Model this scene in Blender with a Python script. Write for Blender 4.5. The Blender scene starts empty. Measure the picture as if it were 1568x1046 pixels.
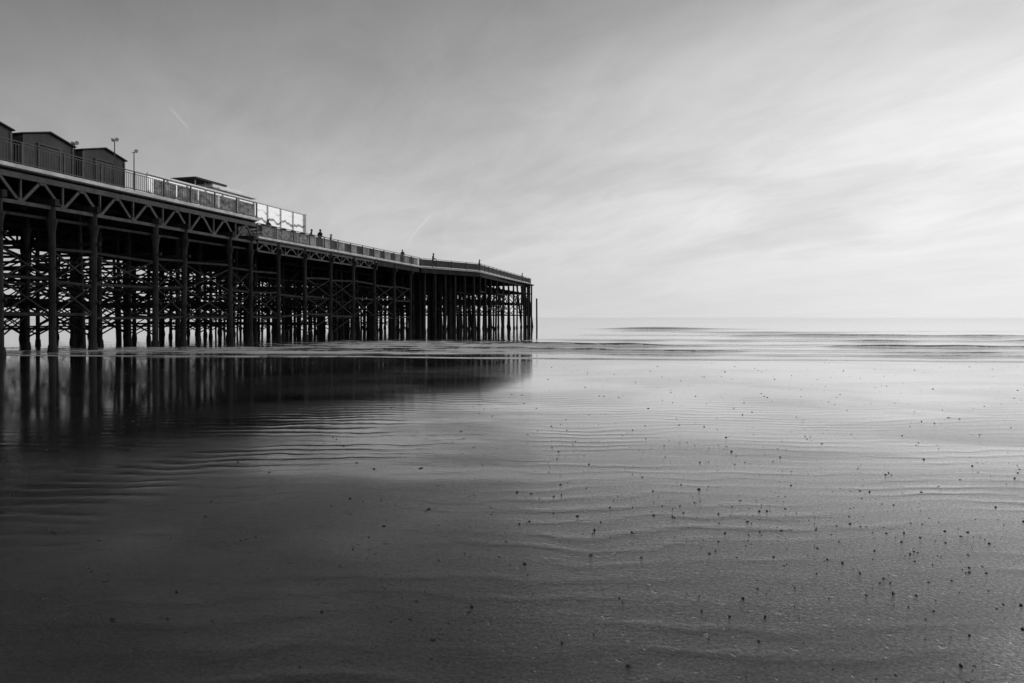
import bpy, bmesh, math, random
import numpy as np
from mathutils import Vector, Matrix, noise as mn
random.seed(7); np.random.seed(7)
scn = bpy.context.scene
scn.view_settings.view_transform='Standard'; scn.view_settings.look='None'; scn.view_settings.exposure=0
COL = scn.collection

# ------------------------------------------------------------ materials
class NT:
    def __init__(s, nt): s.t=nt; s.n=nt.nodes; s.l=nt.links
    def new(s,typ,**kw):
        n=s.n.new(typ)
        for k,v in kw.items(): setattr(n,k,v)
        return n
    def put(s,sock,v):
        if isinstance(v,bpy.types.NodeSocket): s.l.new(v,sock)
        else: sock.default_value=v
    def m(s,op,a,b=None,c=None,clamp=False):
        n=s.n.new('ShaderNodeMath'); n.operation=op; n.use_clamp=clamp
        s.put(n.inputs[0],a)
        if b is not None: s.put(n.inputs[1],b)
        if c is not None: s.put(n.inputs[2],c)
        return n.outputs[0]
    def mr(s,v,a,b,c,d,smooth=True):
        n=s.n.new('ShaderNodeMapRange')
        if smooth: n.interpolation_type='SMOOTHSTEP'
        s.put(n.inputs[0],v)
        for i,k in enumerate((a,b,c,d)): s.put(n.inputs[1+i],k)
        return n.outputs[0]
    def comb(s,x,y,z):
        n=s.n.new('ShaderNodeCombineXYZ'); s.put(n.inputs[0],x); s.put(n.inputs[1],y); s.put(n.inputs[2],z); return n.outputs[0]
    def sep(s,v):
        n=s.n.new('ShaderNodeSeparateXYZ'); s.l.new(v,n.inputs[0]); return n.outputs
    def noise(s,vec,scale,detail=4,rough=.5,dist=0):
        n=s.n.new('ShaderNodeTexNoise'); s.l.new(vec,n.inputs['Vector'])
        n.inputs['Scale'].default_value=scale; n.inputs['Detail'].default_value=detail
        n.inputs['Roughness'].default_value=rough; n.inputs['Distortion'].default_value=dist
        return n.outputs[0]
    def scale(s,vec,sc):
        n=s.n.new('ShaderNodeMapping'); s.l.new(vec,n.inputs[0]); n.inputs['Scale'].default_value=sc; return n.outputs[0]
    def bump(s,h,strength,dist,normal=None):
        n=s.n.new('ShaderNodeBump'); s.put(n.inputs['Height'],h)
        n.inputs['Strength'].default_value=strength; n.inputs['Distance'].default_value=dist
        if normal is not None: s.l.new(normal,n.inputs['Normal'])
        return n.outputs[0]

def newmat(name):
    m=bpy.data.materials.new(name); m.use_nodes=True
    m.node_tree.nodes.clear(); t=NT(m.node_tree)
    out=t.new('ShaderNodeOutputMaterial'); return m,t,out
def simple(name,lo,hi,scale=3,rough=.7,bump=.3,stretch=(1,1,1),clad=0,spec=.3):
    m,t,out=newmat(name)
    p=t.new('ShaderNodeBsdfPrincipled'); tc=t.new('ShaderNodeTexCoord').outputs['Object']
    v=t.scale(tc,stretch)
    f=t.mr(t.noise(v,scale,6,.65),.3,.7,lo,hi)
    if clad:
        z=t.sep(tc)[2]
        g=t.m('FRACT',t.m('MULTIPLY',z,clad))
        gm=t.mr(g,0,.14,.35,1)
        f=t.m('MULTIPLY',f,gm)
    c=t.comb(f,f,f)
    t.l.new(c,p.inputs['Base Color']); p.inputs['Roughness'].default_value=rough
    p.inputs['Specular IOR Level'].default_value=spec
    n=t.bump(t.noise(v,scale*6,5,.6),bump,.02)
    t.l.new(n,p.inputs['Normal']); t.l.new(p.outputs[0],out.inputs[0]); return m

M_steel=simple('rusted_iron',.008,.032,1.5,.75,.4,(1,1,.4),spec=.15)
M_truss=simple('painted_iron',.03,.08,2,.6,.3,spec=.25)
M_timber=simple('weathered_timber',.01,.03,2,.8,.4,(1,1,.3),spec=.15)
M_fascia=simple('pale_fascia',.45,.75,1.6,.6,.1)
M_deck=simple('deck_boards',.12,.2,2,.7,.3)
M_rail=simple('railing_paint',.04,.09,3,.5,.1)
M_raillight=simple('railing_pale',.25,.45,3,.5,.1)
M_banA=simple('banner_pale',.35,.85,1.6,.5,.1,spec=.5)
M_banB=simple('banner_dark',.05,.12,1.1,.6,.1)
M_banC=simple('banner_printed',.06,.75,2.2,.5,.1,(1,1,1.6))
M_shed=simple('dark_cladding',.05,.08,2,.7,.2,(1,1,.3),clad=7)
M_roof=simple('felt_roof',.04,.07,4,.8,.3)
M_white=simple('white_paint',.78,.88,2,.4,.05,spec=.6)
M_black=simple('dark_opening',.01,.02,2,.7,.1)
M_cloth=simple('dark_cloth',.02,.05,8,.85,.3)
M_skin=simple('skin',.25,.35,8,.6,.1)
M_shell=simple('shell_and_stone',.01,.07,9,.45,.3)

def glasspanel():
    m,t,out=newmat('frosted_panel')
    tc=t.new('ShaderNodeTexCoord').outputs['Object']; s=t.sep(tc)
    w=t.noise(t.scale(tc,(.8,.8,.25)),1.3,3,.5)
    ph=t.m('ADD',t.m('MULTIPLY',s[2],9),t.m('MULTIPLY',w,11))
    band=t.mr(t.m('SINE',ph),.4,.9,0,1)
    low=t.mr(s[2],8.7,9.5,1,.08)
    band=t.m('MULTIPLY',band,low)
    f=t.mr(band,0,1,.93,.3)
    d=t.new('ShaderNodeBsdfDiffuse'); t.l.new(t.comb(f,f,f),d.inputs[0])
    tr=t.new('ShaderNodeBsdfTransparent')
    b=t.new('ShaderNodeMixShader'); b.inputs[0].default_value=.2; t.l.new(d.outputs[0],b.inputs[1]); t.l.new(tr.outputs[0],b.inputs[2])
    gl=t.new('ShaderNodeBsdfGlossy'); gl.inputs['Roughness'].default_value=.5; t.l.new(t.comb(f,f,f),gl.inputs[0])
    c=t.new('ShaderNodeMixShader'); c.inputs[0].default_value=.48; t.l.new(b.outputs[0],c.inputs[1]); t.l.new(gl.outputs[0],c.inputs[2])
    t.l.new(c.outputs[0],out.inputs[0]); return m
M_glass=glasspanel()

# ------------------------------------------------------------ mesh batching
class Batch:
    def __init__(s): s.v=[]; s.f=[]
    def beam(s,p,q,w,h=None):
        h=h or w; p=Vector(p); q=Vector(q); d=(q-p)
        if d.length<1e-4: return
        d.normalize()
        up=Vector((0,0,1)) if abs(d.z)<.95 else Vector((.9649,-.2625,0))
        a=d.cross(up).normalized(); b=a.cross(d).normalized()
        i=len(s.v)
        for c in (p,q):
            for x,y in ((-1,-1),(1,-1),(1,1),(-1,1)):
                s.v.append(tuple(c+a*x*w/2+b*y*h/2))
        for f in ((3,2,1,0),(4,5,6,7),(0,1,5,4),(1,2,6,5),(2,3,7,6),(3,0,4,7)): s.f.append(tuple(i+k for k in f))
    def cyl(s,p,q,r1,r2=None,n=10):
        r2=r1 if r2 is None else r2; p=Vector(p); q=Vector(q); d=(q-p).normalized()
        up=Vector((0,0,1)) if abs(d.z)<.95 else Vector((1,0,0))
        a=d.cross(up).normalized(); b=a.cross(d); i=len(s.v)
        for c,r in ((p,r1),(q,r2)):
            for k in range(n):
                t=2*math.pi*k/n; s.v.append(tuple(c+a*r*math.cos(t)+b*r*math.sin(t)))
        for k in range(n): s.f.append((i+k,i+(k+1)%n,i+n+(k+1)%n,i+n+k))
        s.f.append(tuple(i+n+k for k in range(n))); s.f.append(tuple(i+n-1-k for k in range(n)))
    def prism(s,pts,z0,z1):
        i=len(s.v); n=len(pts)
        for z in (z0,z1):
            for p in pts: s.v.append((p[0],p[1],z))
        for k in range(n): s.f.append((i+k,i+(k+1)%n,i+n+(k+1)%n,i+n+k))
        s.f.append(tuple(i+n+k for k in range(n))); s.f.append(tuple(i+n-1-k for k in range(n)))
    def obj(s,name,mat,parent=None,smooth=False):
        me=bpy.data.meshes.new(name); me.from_pydata(s.v,[],s.f); me.update()
        bm=bmesh.new(); bm.from_mesh(me); bmesh.ops.recalc_face_normals(bm,faces=bm.faces); bm.to_mesh(me); bm.free()
        if smooth:
            for p in me.polygons: p.use_smooth=True
        me.materials.append(mat); o=bpy.data.objects.new(name,me); COL.objects.link(o)
        if parent: o.parent=parent
        return o
def empty(name):
    o=bpy.data.objects.new(name,None); COL.objects.link(o); return o

def P(y,off,z=0.0): return (-29+.272*y-.9649*off, y+.2625*off, z)
UP,LO=8.1,6.94
pier=empty('seaside_pier')

# deck ------------------------------------------------------------------
dk=Batch()
dk.prism([P(2,0)[:2],P(45,0)[:2],P(45,1.6)[:2],P(53.6,1.6)[:2],P(53.6,20)[:2],P(2,20)[:2]],UP-.18,UP)
A=P(71.5,0); Bp=(-3.7,78.6,0); C=(3.0,109.0,0)
def off(p,d,z=0): return (p[0]-.9649*d,p[1]+.2625*d,z)
dk.prism([P(44.9,0.01)[:2],A[:2],Bp[:2],C[:2],off(C,36)[:2],off(Bp,36)[:2],P(66,20)[:2],P(53,19.9)[:2],P(44.9,19.9)[:2]],LO-.18,LO)
dk.obj('deck',M_deck,pier)

fa=Batch()
fa.beam(P(2,-.04,UP-.06),P(45.05,-.04,UP-.06),.08,.16)
fa.beam(P(45,-.04,LO-.05),P(71.5,-.04,LO-.05),.08,.14)
fa.obj('pale_deck_edge',M_fascia,pier)
fb=Batch()
fb.beam((A[0]+.03,A[1]-.03,LO-.08),(Bp[0]+.03,Bp[1]-.03,LO-.08),.08,.2)
fb.beam((Bp[0]+.04,Bp[1],LO-.08),(C[0]+.04,C[1],LO-.08),.08,.2)
fb.obj('head_deck_edge',M_raillight,pier)

# girders ----------------------------------------------------------------
fr=Batch(); inn=Batch()
def truss(bt,y0,y1,o,ztop,dep,step,w=.12):
    bt.beam(P(y0,o,ztop),P(y1,o,ztop),w*1.6,w*2.0)
    bt.beam(P(y0,o,ztop-dep),P(y1,o,ztop-dep),w*1.5,w*1.3)
    n=int(round((y1-y0)/step)); st=(y1-y0)/n
    for i in range(n):
        a=y0+i*st; m=a+st/2; b=a+st
        bt.beam(P(a,o,ztop-dep),P(m,o,ztop),w*.7,w)
        bt.beam(P(m,o+.02,ztop),P(b,o+.02,ztop-dep),w*.7,w)
        bt.beam(P(a,o,ztop-dep),P(a,o,ztop),w*.6,w*.8)
        if bt is fr:
            bt.beam(P(m-.14,o-.07,ztop-.12),P(m+.14,o-.07,ztop-.12),.02,.22)
            bt.beam(P(a-.14,o-.07,ztop-dep+.1),P(a+.14,o-.07,ztop-dep+.1),.02,.2)
truss(fr,2,45,.18,UP-.42,1.15,2.0)
truss(fr,45.2,62,.18,LO-.32,.62,1.5,.085)
inn.beam(P(2,.35,UP-2.05),P(45,.35,UP-2.05),.1,.12)
for o in (4.2,8.2,12.2,16.2,19.8):
    truss(inn,2,53,o,UP-.45,1.0,2.9,.12)
    truss(inn,53.2,71,o,LO-.4,.6,2.2,.09)
inn.beam(P(62,.2,LO-.4),P(71.4,.2,LO-.4),.2,.45)
inn.beam((A[0],A[1]+.1,LO-.45),(Bp[0]-.1,Bp[1]+.1,LO-.45),.2,.45)
inn.beam((Bp[0]-.15,Bp[1],LO-.45),(C[0]-.15,C[1],LO-.45),.2,.45)
for i in range(0,44):
    y=2.5+i*1.15
    if y<53: inn.beam(P(y,.3,UP-.31),P(y,19.8,UP-.31),.14,.24)
for i in range(24):
    y=45.6+i*1.1
    inn.beam(P(y,.3,LO-.29),P(y,19.6,LO-.29),.12,.2)
for i in range(28):
    s_=i*1.1+.3; q=(Bp[0]+.2625*s_*.94,Bp[1]+.9649*s_*.98,0)
    inn.beam(off(q,.3,LO-.3),off(q,35.5,LO-.3),.12,.2)
rs=Batch()
rs.beam(P(45.15,1.62,(UP+LO)/2),P(53.5,1.62,(UP+LO)/2),.06,UP-LO-.2)
rs.obj('step_wall',M_banC,pier)
st=Batch()
for i in range(7): st.beam(P(45.2+i*.28,.35,UP-.16*(i+1)),P(45.2+i*.28,1.45,UP-.16*(i+1)),.3,.04)
st.obj('stairs',M_deck,pier)

# piles --------------------------------------------------------------------
pl=Batch(); br=Batch()
def pile(x,y,top,r,cap=True,lean=(0,0)):
    pl.cyl((x+lean[0],y+lean[1],-1.4),(x,y,top),r*1.05,r,10)
    if cap:
        pl.cyl((x,y,top-1.15),(x,y,top-.75),r*1.05,r*1.5,10)
        pl.cyl((x,y,top-.75),(x,y,top-.62),r*1.7,r*1.7,10)
    pl.cyl((x+lean[0]*.5,y+lean[1]*.5,2.3),(x+lean[0]*.48,y+lean[1]*.48,2.45),r*1.35,r*1.35,10)
    pl.cyl((x+lean[0],y+lean[1],-.3),(x+lean[0]*.95,y+lean[1]*.95,.35),r*1.7,r*1.25,10)
def xb(p,q,z0,z1,w=.05):
    w*=1.25
    br.beam((p[0],p[1],z0),(q[0],q[1],z1),w,w)
    br.beam((p[0]+.03,p[1],z1),(q[0]+.03,q[1],z0),w,w)
ys=[5.5,7.5,11.4,13.4,17.3,19.3,23.1,25.1,28.45,30.8,32.95,36.7,38.8,42.5,44.5,47.4,50.6,54.2,57.8,61.5,65.5,69.3]
offs=[.18,4.2,8.2,12.2,16.2,19.8]
prev=None
for bi,y in enumerate(ys):
    up = y<45
    row=[]
    for oi,o in enumerate(offs):
        hi = up or (o>1.6 and y<53)
        top=(UP-1.45) if hi else LO-.9
        jy=random.uniform(-.15,.15) if oi else 0
        p=P(y+jy,o+(random.uniform(-.3,.3) if oi else 0)); r=.15 if oi==0 else random.uniform(.10,.135)
        pile(p[0],p[1],top+.7 if not up else top,r,lean=(random.uniform(-.08,.08),random.uniform(-.08,.08)))
        row.append((p,top))
        if oi and random.random()<.4:
            q=P(y+random.uniform(.6,2.2),o-random.uniform(.8,2.4))
            pl.cyl((q[0]+random.uniform(-.7,.7),q[1]+random.uniform(-.3,.3),-1.4),(q[0],q[1],top+.4),.10,.09,8)
    for z in (1.05,2.4,3.75,5.1):
        if z>5 and not up: continue
        if random.random()<.85:
            br.beam(P(y+.1,-.1,z+random.uniform(-.12,.12)),P(y+.1,20,z+random.uniform(-.12,.12)),.09,.15 if z in(2.4,5.1) else .1)
    for i in range(len(offs)-1):
        a,b=row[i][0],row[i+1][0]
        if random.random()<.8: xb(a,b,.6,2.4,.05)
        if random.random()<.6: xb(a,b,2.4,3.75,.05)
        if random.random()<.85: xb(a,b,3.75 if random.random()<.5 else 2.4,row[i][1]-.8 if not up else 5.1,.055)
    inn.beam(P(y,-.15,row[0][1]+.12),P(y,19.95,row[-1][1]+.12),.22,.3)
    if prev is not None:
        py,prow=prev
        for i in range(len(offs)):
            a,b=prow[i][0],row[i][0]
            for z in (1.7,3.2,4.6):
                if random.random()<(.7 if i else .85):
                    zz=z+random.uniform(-.15,.15)
                    br.beam((a[0],a[1],zz),(b[0],b[1],zz+random.uniform(-.15,.15)),.07,.12)
            if random.random()<.65: xb(a,b,1.7,3.2,.05)
            if random.random()<.65: xb(a,b,3.2,4.6,.05)
            if random.random()<.35:
                br.beam((a[0],a[1],.3),(b[0],b[1],1.7),.06,.06)
    prev=(y,row)
hrows=[]
for i in range(11):
    s_=i*3.05+.2
    q=(Bp[0]+.2150*s_,Bp[1]+.9766*s_,0)
    row=[]
    for k in range(11):
        o=.2+k*3.4+random.uniform(-.15,.15); p=off(q,o)
        pile(p[0],p[1],LO-.55,random.uniform(.12,.15),cap=False,lean=(random.uniform(-.2,.2),random.uniform(-.2,.2)))
        row.append(p)
        if random.random()<.4:
            e=off(q,o+1.5); pl.cyl((e[0]+random.uniform(-.6,.6),e[1]+random.uniform(.2,1.6),-1.4),(e[0],e[1],LO-.5),.12,.11,8)
    for z in (1.9,3.6,5.3):
        br.beam(off(q,-.1,z),off(q,34.6,z),.09,.14)
    for k in range(10):
        if random.random()<.6: xb(row[k],row[k+1],1.9,5.3,.07)
    if hrows:
        for k in range(11):
            for z in (2.7,4.6):
                if random.random()<.6:
                    a,b=hrows[-1][k],row[k]; br.beam((a[0],a[1],z),(b[0],b[1],z),.08,.12)
            if random.random()<.4: xb(hrows[-1][k],row[k],2.7,5.2,.06)
    hrows.append(row)
for i in range(6):
    f=(i+.5)/6; q=(A[0]+(Bp[0]-A[0])*f-.2,A[1]+(Bp[1]-A[1])*f+.2)
    pile(q[0],q[1],LO-.5,.14,cap=False)
    for k in range(1,6): pile(q[0]-2.6*k+random.uniform(-.3,.3),q[1]+.9*k,LO-.5,.12,cap=False)
    br.beam((q[0],q[1],3.2),(q[0]-12,q[1]+3.6,3.2),.1,.16)
for k,(dx,dy) in enumerate(((-1.9,-2.5),(-1.2,-1.2),(-.7,-.5),(-.1,.2))):
    pl.cyl((C[0]+dx+.55,C[1]+dy,-1.4),(C[0]+dx-.35,C[1]+dy,LO-.3),.15,.13,8)
for k in range(5):
    pl.cyl((C[0]+.1+.04*k-k*.35,C[1]-k*1.5,-1.4),(C[0]+.12-k*.36,C[1]-k*1.5,LO-.3),.13,.12,8)
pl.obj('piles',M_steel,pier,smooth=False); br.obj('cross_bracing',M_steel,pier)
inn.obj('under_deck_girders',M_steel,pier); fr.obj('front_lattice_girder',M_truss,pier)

# railings -----------------------------------------------------------------
rl=Batch(); rp=Batch()
def rail(p,q,z,h=1.02,sp=.13,post=2.0):
    p=Vector((p[0],p[1],z)); q=Vector((q[0],q[1],z)); L=(q-p).length; d=(q-p)/L; u=Vector((0,0,1))
    rp.beam(p+u*h,q+u*h,.06,.04); rl.beam(p+u*.12,q+u*.12,.04,.04); rl.beam(p+u*(h-.12),q+u*(h-.12),.03,.03)
    n=int(L/post)
    for i in range(n+1): c=p+d*(i*L/n); rl.beam(c,c+u*h,.07,.07)
    n=int(L/sp)
    for i in range(n): c=p+d*((i+.5)*L/n); rl.beam(c+u*.12,c+u*(h-.12),.022,.022)
rail(P(2,.08),P(45,.08),UP)
rail(P(45.1,.1),P(71.4,.1),LO,h=.9,sp=.15)
rail(A,Bp,LO,h=.85,sp=.2); rail(Bp,C,LO,h=.85,sp=.2); rail(C,off(C,36),LO,sp=.25,h=.85)
rail(P(2,19.8),P(53,19.8),UP,sp=.3)
rl.obj('railing_bars',M_rail,pier); rp.obj('railing_top_rail',M_rail,pier)
ba=Batch(); bb=Batch(); bc=Batch()
y=36.6; i=0
while y<44.6:
    bc.beam(P(y,.2,UP+.5),P(min(y+1.55,44.9),.2,UP+.5),.02,.8); y+=1.68; i+=1
y=45.8; i=0
while y<70.5:
    if i<5: bc.beam(P(y,.22,LO+.45),P(y+1.0,.22,LO+.45),.02,.7)
    else: (ba if i%2 else bb).beam(P(y,.22,LO+.45),P(y+1.0,.22,LO+.45),.02,.7)
    y+=1.06; i+=1
bb.beam((A[0]-.1,A[1]+.15,LO+.43),(Bp[0]-.1,Bp[1]+.1,LO+.43),.02,.7)
bb.beam((Bp[0]-.15,Bp[1]+.15,LO+.43),(C[0]-.15,C[1]-.3,LO+.43),.02,.62)
ba.obj('pale_banners',M_banA,pier); bb.obj('dark_banners',M_banB,pier); bc.obj('printed_banners',M_banC,pier)

# glazed windbreak ------------------------------------------------------------
wb=empty('glazed_windbreak'); g=Batch(); fp=Batch()
W0=38.0
g.beam(P(W0,2.05,UP+.82),P(53.5,2.05,UP+.82),.012,1.56)
g.beam(P(53.5,2.1,UP+.82),P(53.5,7,UP+.82),.012,1.56)
fp.beam(P(W0,2.0,UP+1.64),P(53.55,2.0,UP+1.64),.08,.09)
fp.beam(P(53.5,2.1,UP+1.64),P(53.5,7,UP+1.64),.08,.085)
for i in range(11):
    yy=W0+i*1.55; fp.beam(P(yy,2.0,UP),P(yy,2.0,UP+1.58),.05,.05)
fp.beam(P(53.5,1.95,UP-1),P(53.5,1.95,UP+1.68),.1,.1)
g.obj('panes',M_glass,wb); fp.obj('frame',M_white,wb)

# sheds ----------------------------------------------------------------------------
def shed(yc,o0=3.5,L=3.2,half=1.3,ev=2.4,pk=2.78):
    e=empty('wooden_shed'); w=Batch(); z0=UP
    def Q(dy,o,z): return P(yc+dy,o0+o,z0+z)
    for o in (0,L):
        for dy,z in ((-half,0),(half,0),(half,ev-.04),(0,pk-.05),(-half,ev-.04)): w.v.append(Q(dy,o,z))
    w.f=[(0,1,2,3,4),(9,8,7,6,5),(0,5,6,1),(1,6,7,2),(2,7,8,3),(3,8,9,4),(4,9,5,0)]
    w.obj('walls',M_shed,e)
    r=Batch(); hh=half+.12
    for s in (-1,1):
        k=len(r.v); drop=(pk-ev)/half*hh
        for o in (-.14,L+.1):
            for dy,z in ((0,pk),(s*hh,pk-drop),(s*hh,pk-drop+.06),(0,pk+.06)): r.v.append(Q(dy,o,z))
        r.f+=[tuple(k+a for a in f) for f in ((0,1,2,3),(7,6,5,4),(0,4,5,1),(1,5,6,2),(2,6,7,3),(3,7,4,0))]
    r.obj('roof',M_roof,e)
    d=Batch(); d.beam(Q(-.5,-.03,1.0),Q(.5,-.03,1.0),.05,2.0); d.obj('doors',M_shed,e)
    t=Batch()
    t.beam(Q(-.56,-.05,0),Q(-.56,-.05,2.05),.08,.06); t.beam(Q(.56,-.05,0),Q(.56,-.05,2.05),.08,.06); t.beam(Q(-.6,-.05,2.09),Q(.6,-.05,2.09),.06,.08)
    t.beam(Q(0,-.06,.02),Q(0,-.06,1.98),.03,.02)
    t.beam(Q(-half,-.02,0),Q(-half,-.02,ev-.08),.08,.06); t.beam(Q(half,-.02,0),Q(half,-.02,ev-.08),.08,.06)
    t.obj('trim',M_banB,e)
for yc in (30.2,33.4,36.6): shed(yc)

# kiosk ----------------------------------------------------------------------------
def kiosk():
    e=empty('flat_roofed_kiosk'); w=Batch(); r=Batch(); d=Batch(); c=Batch()
    w.prism([P(45.9,4.2)[:2],P(49.0,4.2)[:2],P(49.0,6.2)[:2],P(45.9,6.2)[:2]],UP,UP+2.3)
    w.obj('walls',M_white,e)
    r.prism([P(43.9,3.9)[:2],P(46.9,3.9)[:2],P(46.9,6.6)[:2],P(43.9,6.6)[:2]],UP+2.66,UP+2.78)
    r.obj('canopy',M_roof,e)
    c.prism([P(45.9,3.7)[:2],P(49.9,3.7)[:2],P(49.9,6.4)[:2],P(45.9,6.4)[:2]],UP+2.3,UP+2.42)
    c.prism([P(45.6,4.0)[:2],P(48.6,4.0)[:2],P(48.6,6.1)[:2],P(45.6,6.1)[:2]],UP+2.42,UP+2.66); c.obj('lower_roof',M_white,e)
    d.beam(P(46.1,4.17,UP+1.7),P(47.2,4.17,UP+1.7),.04,.7); d.beam(P(47.7,4.17,UP+1.9),P(48.7,4.17,UP+1.9),.04,.4); d.obj('serving_hatch',M_black,e)
    s=Batch(); s.beam(P(46,4.0,UP+1.1),P(48.9,4.0,UP+1.1),.4,.05)
    for yy in (44.2,45.1): s.cyl(P(yy,4.2,UP),P(yy,4.2,UP+2.66),.05,.05,8)
    s.obj('counter_and_posts',M_raillight,e)
kiosk()

# floodlights ------------------------------------------------------------------------
def flood(y,o,h,heads):
    e=empty('floodlight_pole'); p=Batch(); l=Batch()
    b=Vector(P(y,o,UP)); p.cyl(b,b+Vector((0,0,h)),.035,.025,8)
    p.cyl(b,b+Vector((0,0,.06)),.1,.1,8)
    p.beam(b+Vector((-.13,.04,h)),b+Vector((.13,-.04,h)),.03,.03)
    for s in heads:
        c=b+Vector((s*.1,-s*.03,h+.07)); dr=Vector((s*.8,-.5,-.3)).normalized()
        l.cyl(c-dr*.06,c+dr*.08,.05,.11,12); p.cyl(c,c-Vector((0,0,.1)),.015,.015,6)
    p.obj('pole',M_rail,e); l.obj('lamp_heads',M_raillight,e)
flood(35.0,3.7,2.62,(1,-1)); flood(38.1,3.0,2.9,(1,)) ; flood(36.9,3.1,3.25,(1,-1))

mp=Batch(); mp.cyl((3.75,103.0,-1.4),(3.72,103.0,4.35),.13,.12,10); mp.cyl((3.72,103,4.35),(3.72,103,4.45),.15,.1,10); mp.obj('timber_mooring_post',M_timber)

# people -----------------------------------------------------------------------------
def person(x,y,z,face,h=1.72,step=.0,lean=.0,bend=0.3):
    e=empty('pedestrian')
    V=[];E=[];R=[]
    def add(p,r,par=None):
        V.append(p);R.append(r)
        if par is not None:E.append((par,len(V)-1))
        return len(V)-1
    k=h/1.72
    pel=add((0,0,.95),.15); ab=add((0,lean*.4,1.1),.135,pel); ch=add((0,lean*.8,1.3),.16,ab); nk0=add((0,lean,1.42),.10,ch)
    nk=add((0,lean+.01,1.5),.058,nk0); hd=add((0,lean+.03,1.56),.075,nk); hd2=add((0,lean+.03,1.64),.09,hd); tp=add((0,lean+.02,1.69),.065,hd2)
    for s in (-1,1):
        hp=add((s*.09,0,.88),.105,pel); kn=add((s*.1,s*step*.5+.02,.5),.07,hp); an=add((s*.1,s*step-.02,.1),.045,kn); add((s*.11,s*step+.14,.045),.04,an)
        sh=add((s*.19,lean,1.38),.07,nk0); el=add((s*.25,lean-.03-s*step*.3,1.1),.05,sh); wr=add((s*.24,lean+bend*.7,1.0+bend*.3),.033,el)
        pm=add((s*.24,lean+bend*.8+.05,1.0+bend*.3),.03,wr)
        for f,ln in enumerate((.07,.08,.078,.06)):
            a=add((s*.24+(f-1.5)*.02,lean+bend*.8+.1,1.0+bend*.3),.0095,pm); add((s*.24+(f-1.5)*.023,lean+bend*.8+.1+ln*.7,.98+bend*.3),.008,a)
        add((s*.2,lean+bend*.8+.08,.99+bend*.3),.01,pm)
    me=bpy.data.meshes.new('body'); bm=bmesh.new(); lay=bm.verts.layers.skin.verify()
    bv=[bm.verts.new(Vector(p)*k) for p in V]
    for a,b in E: bm.edges.new((bv[a],bv[b]))
    for i,v in enumerate(bv): v[lay].radius=(R[i]*k,R[i]*k*(.72 if i<4 else 1)); v[lay].use_root=(i==0)
    bm.to_mesh(me); bm.free(); me.materials.append(M_cloth)
    o=bpy.data.objects.new('body',me); COL.objects.link(o); o.parent=e
    o.modifiers.new('Skin','SKIN'); s=o.modifiers.new('Sub','SUBSURF'); s.levels=1; s.render_levels=1
    f=Batch(); n=10
    def ell(bt,c,r,zmin=-1,nose=False):
        i0=len(bt.v); rows=7
        for a in range(rows+1):
            t=math.pi*a/rows; zz=max(math.cos(t),zmin)
            for b in range(n):
                u=2*math.pi*b/n; ex=.022 if nose and b==n//4 and a in(4,) else 0
                bt.v.append(((c[0]+r[0]*math.sin(t)*math.cos(u))*k,(c[1]+(r[1]+ex)*math.sin(t)*math.sin(u))*k,(c[2]+r[2]*zz)*k))
        for a in range(rows):
            for b in range(n): bt.f.append((i0+a*n+b,i0+a*n+(b+1)%n,i0+(a+1)*n+(b+1)%n,i0+(a+1)*n+b))
    ell(f,(0,lean+.045,1.61),(.078,.098,.115),nose=True); ell(f,(.082,lean+.03,1.61),(.015,.025,.03)); ell(f,(-.082,lean+.03,1.61),(.015,.025,.03))
    f.obj('face',M_skin,e,True)
    hb=Batch(); ell(hb,(0,lean+.02,1.645),(.088,.105,.1),zmin=-.3); hb.obj('hair',M_black,e,True)
    e.location=(x,y,z); e.rotation_euler=(0,0,face)
ppl=[(47.4,.9,1.2,.25,1.5),(52.4,.8,-1.2,0,1.45),(53.6,.75,-.4,.22,1.6),(55.2,.8,-1.5,0,1.4),(68.8,.8,2.9,.25,1.5)]
for y,o,f,s,h in ppl:
    p=P(y,o); person(p[0],p[1],LO,f,h,s,lean=.06 if s==0 else .03)
person(-8.6,73.9,LO,-1.2,1.6,0,.08)
person(-3.9,80.2,LO,-1.3,1.45,0,.08); person(1.5,105.5,LO,-1.4,1.5,0,.08)

# ------------------------------------------------------------ sand
def grid_obj(name,X,Y,Z,mat,attr=None):
    r,c=X.shape
    me=bpy.data.meshes.new(name)
    co=np.stack([X,Y,Z],-1).reshape(-1,3)
    idx=np.arange(r*c).reshape(r,c)
    q=np.stack([idx[:-1,:-1],idx[:-1,1:],idx[1:,1:],idx[1:,:-1]],-1).reshape(-1,4)
    me.vertices.add(len(co)); me.vertices.foreach_set('co',co.ravel().astype(np.float32))
    me.loops.add(q.size); me.loops.foreach_set('vertex_index',q.ravel().astype(np.int32))
    me.polygons.add(len(q)); me.polygons.foreach_set('loop_start',np.arange(0,q.size,4,dtype=np.int32)); me.polygons.foreach_set('loop_total',np.full(len(q),4,dtype=np.int32))
    me.polygons.foreach_set('use_smooth',np.ones(len(q),dtype=bool))
    me.update(calc_edges=True)
    if attr is not None:
        a=me.attributes.new('foam','FLOAT','POINT'); a.data.foreach_set('value',attr.ravel().astype(np.float32))
    me.materials.append(mat); o=bpy.data.objects.new(name,me); COL.objects.link(o); return o

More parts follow.
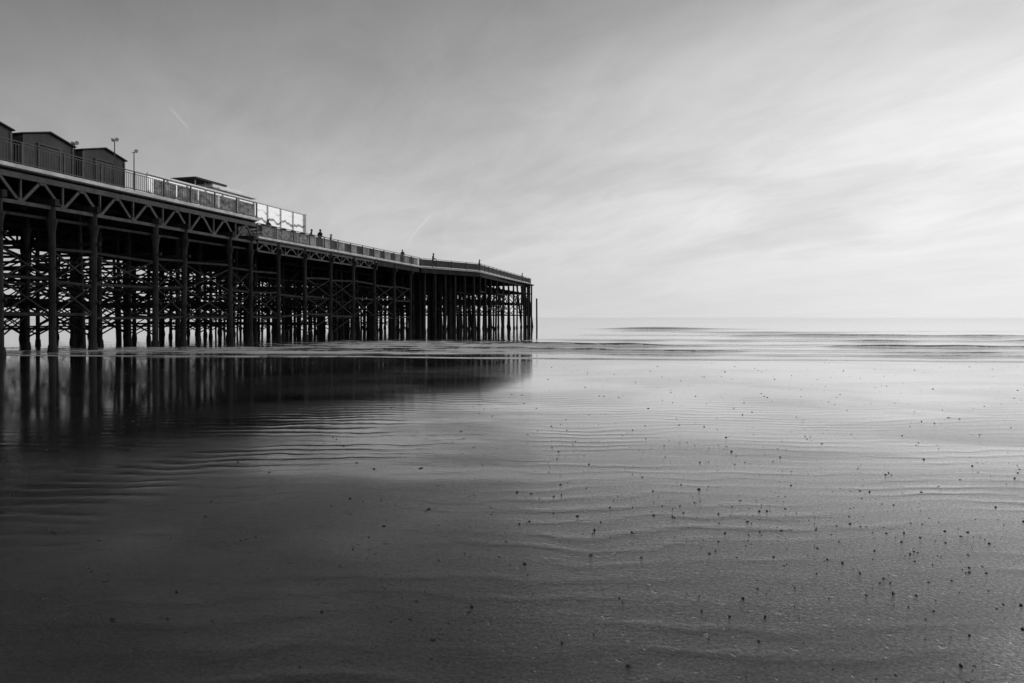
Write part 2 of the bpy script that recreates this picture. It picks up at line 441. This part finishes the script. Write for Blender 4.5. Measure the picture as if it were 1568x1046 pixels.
def sandmat():
    m,t,out=newmat('wet_sand')
    pos=t.new('ShaderNodeNewGeometry').outputs['Position']
    s=t.sep(pos)
    warp=t.noise(t.scale(pos,(.3,.3,1)),1.0,3,.5)
    warp2=t.noise(t.scale(pos,(.9,.9,1)),1.3,4,.6)
    yy=t.m('ADD',t.m('ADD',s[1],t.m('MULTIPLY',warp,1.3)),t.m('MULTIPLY',warp2,.36))
    rip=t.m('SINE',t.m('MULTIPLY',yy,2*math.pi/.31))
    rip=t.m('POWER',t.m('MULTIPLY',t.m('ADD',rip,1),.5),1.9)
    brk=t.mr(t.noise(t.scale(pos,(.6,1.6,1)),1.0,4,.65),.36,.6,.25,1.15)
    rip=t.m('MULTIPLY',rip,brk)
    v=t.comb(t.m('MULTIPLY',s[0],.2),yy,0)
    big=t.noise(v,1.5,2,.45)
    v2=t.comb(t.m('MULTIPLY',s[0],.7),yy,3.0)
    mid=t.noise(v2,6.0,6,.68)
    fine=t.noise(pos,30,7,.78)
    pits=t.noise(pos,15,3,.6)
    patch=t.noise(t.scale(pos,(.14,.26,1)),1.3,4,.55,.6)
    pm=t.mr(patch,.42,.60,.14,1)
    patch2=t.noise(t.scale(pos,(.22,.45,1)),1.15,4,.6,.5)
    pm2=t.mr(patch2,.43,.56,.22,1)
    # yw: distance into the water-covered part of the flat (sea side and pier side)
    yw=t.m('ADD',t.m('SUBTRACT',s[1],t.m('MULTIPLY',t.m('MINIMUM',s[0],1.0),.42)),t.m('MULTIPLY',t.m('SUBTRACT',patch2,.5),7))
    wet=t.mr(yw,5.0,12,1,.07)
    rp_=t.mr(yw,9.5,16.0,1,.09)
    h=t.m('MULTIPLY',t.m('MULTIPLY',rip,pm2),.0046)
    h=t.m('MULTIPLY',h,rp_)
    h2=t.m('MULTIPLY',big,.005)
    h2=t.m('ADD',h2,t.m('MULTIPLY',t.m('MULTIPLY',mid,pm),.0060))
    h2=t.m('ADD',h2,t.m('MULTIPLY',t.m('MULTIPLY',fine,t.m('ADD',.35,pm)),.0042))
    pit=t.mr(pits,.27,.36,-1,0)
    h2=t.m('ADD',h2,t.m('MULTIPLY',t.m('MULTIPLY',pit,pm),.005))
    h=t.m('ADD',h,t.m('MULTIPLY',h2,wet))
    nrm=t.bump(h,.85,1.0)
    col=t.mr(t.noise(pos,3.2,6,.7),.3,.7,.013,.026)
    spk=t.mr(t.noise(pos,60,6,.85),.36,.64,.2,1.9)
    col=t.m('MULTIPLY',col,spk)
    d=t.new('ShaderNodeBsdfDiffuse'); t.l.new(t.comb(col,col,col),d.inputs[0]); t.l.new(nrm,d.inputs['Normal'])
    g=t.new('ShaderNodeBsdfGlossy'); g.distribution='GGX'
    ro=t.m('MULTIPLY',t.mr(patch,.35,.65,.09,.15),t.mr(yw,5,15,1,.7)); t.l.new(ro,g.inputs['Roughness']); t.l.new(nrm,g.inputs['Normal']); g.inputs[0].default_value=(.95,.95,.95,1)
    fz=t.new('ShaderNodeFresnel'); fz.inputs[0].default_value=1.33; t.l.new(nrm,fz.inputs['Normal'])
    grain=t.mr(t.noise(pos,48,6,.9),.36,.64,.58,1.28)
    gk=t.m('MULTIPLY',t.mr(patch,.4,.6,1.08,.9),grain)
    mul=t.mr(s[1],3.0,9.0,1.4,1.7)
    f=t.m('MULTIPLY',t.m('MULTIPLY',fz.outputs[0],mul),gk,clamp=True)
    f=t.m('MINIMUM',f,.95)
    mx=t.new('ShaderNodeMixShader'); t.l.new(f,mx.inputs[0]); t.l.new(d.outputs[0],mx.inputs[1]); t.l.new(g.outputs[0],mx.inputs[2])
    t.l.new(mx.outputs[0],out.inputs[0]); return m
xs=np.concatenate([[-9000,-2000,-400,-120],np.linspace(-60,60,121),[120,400,2000,9000]])
yv=np.concatenate([[-400,-100,-40],np.linspace(-20,40,121),[60,100,300,1500,9500]])
X,Y=np.meshgrid(xs,yv)
Z=-np.clip((Y-(28.2-.11*np.clip(X,-60,60)))*.035,0,2.0)
grid_obj('wet_sand_beach',X,Y,Z,sandmat())

# ------------------------------------------------------------ sea
def seamat():
    m,t,out=newmat('sea_water')
    pos=t.new('ShaderNodeNewGeometry').outputs['Position']; s=t.sep(pos)
    v=t.scale(pos,(.35,1,1))
    n1=t.noise(v,1.8,5,.6); n2=t.noise(v,.22,3,.5)
    h=t.m('ADD',t.m('MULTIPLY',n1,.016),t.m('MULTIPLY',n2,.05))
    nrm=t.bump(h,.55,1.0)
    fo=t.new('ShaderNodeAttribute',attribute_name='foam').outputs['Fac']
    fn=t.noise(t.scale(pos,(.3,1,1)),2.6,7,.72,.4)
    th=t.m('SUBTRACT',1.0,fo)
    lo=t.m('ADD',t.m('MULTIPLY',th,.6),.18)
    fm=t.mr(fn,lo,t.m('ADD',lo,.12),0,.97)
    d=t.new('ShaderNodeBsdfDiffuse'); d.inputs[0].default_value=(.05,.05,.05,1); t.l.new(nrm,d.inputs['Normal'])
    g=t.new('ShaderNodeBsdfGlossy'); g.inputs['Roughness'].default_value=.06; t.l.new(nrm,g.inputs['Normal']); g.inputs[0].default_value=(.98,.98,.98,1)
    fz=t.new('ShaderNodeFresnel'); fz.inputs[0].default_value=1.36; t.l.new(nrm,fz.inputs['Normal'])
    f=t.m('MULTIPLY',fz.outputs[0],1.2,clamp=True)
    mx=t.new('ShaderNodeMixShader'); t.l.new(f,mx.inputs[0]); t.l.new(d.outputs[0],mx.inputs[1]); t.l.new(g.outputs[0],mx.inputs[2])
    fd=t.new('ShaderNodeBsdfDiffuse'); fd.inputs[0].default_value=(.97,.97,.97,1)
    fg=t.new('ShaderNodeBsdfGlossy'); fg.inputs['Roughness'].default_value=.35; fg.inputs[0].default_value=(.98,.98,.98,1)
    fx=t.new('ShaderNodeMixShader'); fx.inputs[0].default_value=.6; t.l.new(fd.outputs[0],fx.inputs[1]); t.l.new(fg.outputs[0],fx.inputs[2])
    m2=t.new('ShaderNodeMixShader'); t.l.new(fm,m2.inputs[0]); t.l.new(mx.outputs[0],m2.inputs[1]); t.l.new(fx.outputs[0],m2.inputs[2])
    t.l.new(m2.outputs[0],out.inputs[0]); return m
u=[0]
while u[-1]<9000: st=min(max(.06,u[-1]*.009),400) if u[-1]>6 else .07; u.append(u[-1]+st)
u=np.array(u); c=np.linspace(-1.35,1.35,361)
U,Cc=np.meshgrid(u,c,indexing='ij')
X=Cc*(U+27)
def wig(x,seed,amp,sc):
    r=np.random.RandomState(seed); o=np.zeros_like(x)
    for k in range(5): o+=np.sin(x*sc*(1.7**k)+r.rand()*6.28)*amp/(1.6**k)
    return o
Y=U+26.3-.11*np.clip(X,-60,60)*np.exp(-U/60)+wig(X,1,.25,.22)*np.exp(-U/5)
Z=-.006+.03*(1-np.exp(-U/.5)); foam=np.zeros_like(X)
Z+= .03*np.exp(-((U-.3)/.16)**2)*(.6+.4*np.sin(X*.4))
foam=np.maximum(foam,.8*np.exp(-((U-.35)/.4)**2))
def ss(x,a,b): t=np.clip((x-a)/(b-a),0,1); return t*t*(3-2*t)
def crest(yc,slope,hgt,wf,wb,x0,x1,fo,seed,soft=6,wamp=.5,sc=.22,back=.0):
    global Z,foam
    yy=yc+slope*X+wig(X,seed,wamp,.13); d=Y-yy
    vis=np.clip(.5+wig(X,seed+50,.5,sc),0.0,1.15)
    m=ss(X,x0,x0+soft)*(1-ss(X,x1-soft,x1)); hh=hgt*(.15+.85*vis)
    Z+=m*hh*np.where(d<0,np.exp(-(d/wf)**2),np.exp(-(d/wb)**2))
    foam=np.maximum(foam,m*fo*(.6+.4*vis)*np.exp(-((d+wf*1.8)/(wf*1.1+.15))**2))
    if back: foam=np.maximum(foam,m*back*np.exp(-((d-wb*1.2)/(wb*1.1))**2))
crest(90,-.03,.36,1.2,5,4,40,.0,11,14,.8,sc=.05)
crest(70,.03,.14,.7,3,10,85,.7,12,8,1.0,sc=.1,back=.6)
crest(58,-.06,.18,.5,2.5,2,75,.85,13,6,.9,sc=.12,back=.8)
crest(47,-.10,.18,.4,2,-2,70,.92,14,6,.8,sc=.15,back=.85)
crest(38.5,-.14,.17,.3,1.6,-6,60,.95,15,6,.7,back=.9)
crest(32.4,-.12,.12,.24,1.2,-20,50,.95,16,6,.6,back=.88)
crest(29.2,-.11,.08,.16,.8,-30,40,.95,17,6,.4,back=.85)
crest(120,.0,.12,2.5,6,-20,30,.0,19,14,2,sc=.05)
crest(150,.02,.12,3,8,10,120,.0,20,20,2,sc=.05)
for k in range(12):
    crest(110+k*30+random.uniform(-8,8),random.uniform(-.04,.04),.07+.006*k,2+.3*k,5+.8*k,random.uniform(-120,20),random.uniform(40,300),.0,30+k,20,2.5,sc=.05)
reg=np.exp(-((X+7)/10)**2)*np.exp(-((Y-40)/10)**2)
reg2=np.exp(-((X+17)/10)**2)*np.exp(-((Y-33)/5)**2)
foam=np.maximum(foam,.82*np.maximum(reg,reg2)*(.85+.15*np.sin(Y*2.2+wig(X,9,1.5,.4))))
Z+=.05*np.maximum(reg,reg2)*wig(X*1.3+Y*.4,5,.6,.8)*wig(Y,6,.6,1.9)
grid_obj('sea',X,Y,Z,seamat(),foam)

# ------------------------------------------------------------ shells / pebbles
sb=Batch()
ico=bmesh.new(); bmesh.ops.create_icosphere(ico,subdivisions=1,radius=1); iv=[v.co.copy() for v in ico.verts]; ifc=[tuple(v.index for v in f.verts) for f in ico.faces]; ico.free()
def peb(x,y,r):
    i=len(sb.v); a=random.uniform(0,6.28); sx,sy,sz=random.uniform(.7,1.6),random.uniform(.5,1.1),random.uniform(.3,.75)
    for v in iv:
        k=1+random.uniform(-.25,.25); px,py,pz=v.x*sx*k*r,v.y*sy*k*r,v.z*sz*k*r
        sb.v.append((x+px*math.cos(a)-py*math.sin(a),y+px*math.sin(a)+py*math.cos(a),pz+r*sz*.3))
    for f in ifc: sb.f.append(tuple(i+q for q in f))
for _ in range(3600):
    y=2.2+22*random.random()**1.5; x=random.uniform(-.85,.85)*(y+1)
    if x<-.3*y and random.random()<.4: continue
    if mn.noise(Vector((x*.35,y*.3,1.7)))<-.05 and random.random()<.6: continue
    peb(x,y,random.choice((.0025,.003,.003,.0035,.004,.004,.006,.010))*(1+y*.04))
for _ in range(300):
    x=random.gauss(2.4,.9); y=random.gauss(4.9,.8)-.3*(x-2.4); peb(x,y,random.choice((.003,.004,.005,.006,.010)))
for _ in range(200):
    x=random.gauss(.4,2.8); y=random.gauss(9.0,1.2); peb(x,y,random.choice((.004,.006,.008,.011)))
sb.obj('shell_fragments',M_shell)

# ------------------------------------------------------------ world
w=bpy.data.worlds.new('World'); scn.world=w; w.use_nodes=True; w.node_tree.nodes.clear(); t=NT(w.node_tree)
out=t.new('ShaderNodeOutputWorld'); bg=t.new('ShaderNodeBackground'); t.l.new(bg.outputs[0],out.inputs[0])
tc=t.new('ShaderNodeTexCoord').outputs['Generated']
nv=t.new('ShaderNodeVectorMath',operation='NORMALIZE'); t.l.new(tc,nv.inputs[0]); dirv=nv.outputs[0]
x,y,z=t.sep(dirv)[:3]; z=t.m('MAXIMUM',z,0.0)
cr=t.new('ShaderNodeValToRGB'); t.l.new(z,cr.inputs[0]); cr.color_ramp.interpolation='B_SPLINE'
pts=[(0,.62),(.08,.59),(.18,.54),(.28,.45),(.38,.33),(.48,.23),(1,.17)]
e=cr.color_ramp.elements
e[0].position=0; e[0].color=(.63,.63,.63,1); e[1].position=1; e[1].color=(.17,.17,.17,1)
for p,v in pts[1:-1]:
    q=e.new(p); q.color=(v,v,v,1)
base=t.sep(cr.outputs[0])[0]
zc=t.m('MINIMUM',z,.5)
fac=t.m('ADD',1.0,t.m('MULTIPLY',x,t.m('ADD',.18,t.m('MULTIPLY',zc,1.8))))
fac=t.m('MINIMUM',t.m('MAXIMUM',fac,.4),1.4)
zz=t.m('ADD',z,.16); cu=t.m('DIVIDE',x,zz); cv=t.m('DIVIDE',y,zz)
al=t.m('ADD',t.m('MULTIPLY',cu,-.5),t.m('MULTIPLY',cv,.866)); ac=t.m('ADD',t.m('MULTIPLY',cu,.866),t.m('MULTIPLY',cv,.5))
n1=t.noise(t.comb(t.m('MULTIPLY',ac,1.2),t.m('MULTIPLY',al,.6),2.3),1.3,5,.5,.7)
n2=t.noise(t.comb(t.m('MULTIPLY',ac,3.4),t.m('MULTIPLY',al,1.5),4.0),1.1,8,.64,.6)
cl=t.m('ADD',t.m('MULTIPLY',t.mr(n1,.32,.7,0,1),.6),t.m('MULTIPLY',t.mr(n2,.3,.72,0,1),.4))
hz=t.mr(z,.0,.16,.2,1)
amp=t.m('MULTIPLY',hz,t.mr(x,-.6,.5,.28,.34))
cm=t.m('ADD',1.0,t.m('MULTIPLY',amp,t.m('SUBTRACT',cl,.42)))
gd=t.new('ShaderNodeVectorMath',operation='DOT_PRODUCT'); t.l.new(dirv,gd.inputs[0]); gd.inputs[1].default_value=Vector((.62,.76,.17)).normalized()
glow=t.m('MULTIPLY',t.m('POWER',t.m('MAXIMUM',gd.outputs['Value'],0.0),14.0),.12)
sky=t.new('ShaderNodeTexSky'); sky.sky_type='NISHITA'; sky.sun_disc=False; sky.sun_elevation=math.radians(18); sky.sun_rotation=math.radians(52); sky.dust_density=3
bw=t.new('ShaderNodeRGBToBW'); t.l.new(sky.outputs[0],bw.inputs[0])
L=t.m('ADD',t.m('MULTIPLY',t.m('MULTIPLY',base,fac),cm),glow)
def trail(L,a,b,w_,gain):
    a=Vector(a).normalized(); b=Vector(b).normalized(); n=a.cross(b).normalized(); mid=(a+b).normalized(); hl=math.cos(a.angle(b)/2)
    d1=t.new('ShaderNodeVectorMath',operation='DOT_PRODUCT'); t.l.new(dirv,d1.inputs[0]); d1.inputs[1].default_value=n
    d2=t.new('ShaderNodeVectorMath',operation='DOT_PRODUCT'); t.l.new(dirv,d2.inputs[0]); d2.inputs[1].default_value=mid
    k=t.m('MULTIPLY',t.mr(t.m('ABSOLUTE',d1.outputs['Value']),0,w_,1,0),t.mr(d2.outputs['Value'],hl,1-(1-hl)*.1,0,1))
    return t.m('ADD',L,t.m('MULTIPLY',k,gain))
L=trail(L,(-.158,1,.105),(-.115,1,.155),.0028,.06)
L=trail(L,(-.505,1,.312),(-.470,1,.272),.003,.06)
L=t.m('ADD',L,t.m('MULTIPLY',t.m('MINIMUM',bw.outputs[0],6.0),.006))
L=t.m('MINIMUM',L,.93)
t.l.new(t.comb(L,L,L),bg.inputs[0]); bg.inputs[1].default_value=1.0

sd=bpy.data.lights.new('sun','SUN'); sd.energy=.6; sd.angle=math.radians(18); sd.color=(1,1,1)
so=bpy.data.objects.new('sun',sd); COL.objects.link(so)
az,el=math.radians(52),math.radians(18)
S=Vector((math.sin(az)*math.cos(el),math.cos(az)*math.cos(el),math.sin(el)))
so.rotation_euler=(-S).to_track_quat('-Z','Y').to_euler(); so.location=S*60

cam=bpy.data.cameras.new('camera'); co=bpy.data.objects.new('camera',cam); COL.objects.link(co)
co.location=(0,0,1.6); co.rotation_euler=(math.radians(90),0,0); cam.lens=24; cam.sensor_width=36; cam.shift_y=-.0236
cam.clip_start=.05; cam.clip_end=20000; scn.camera=co
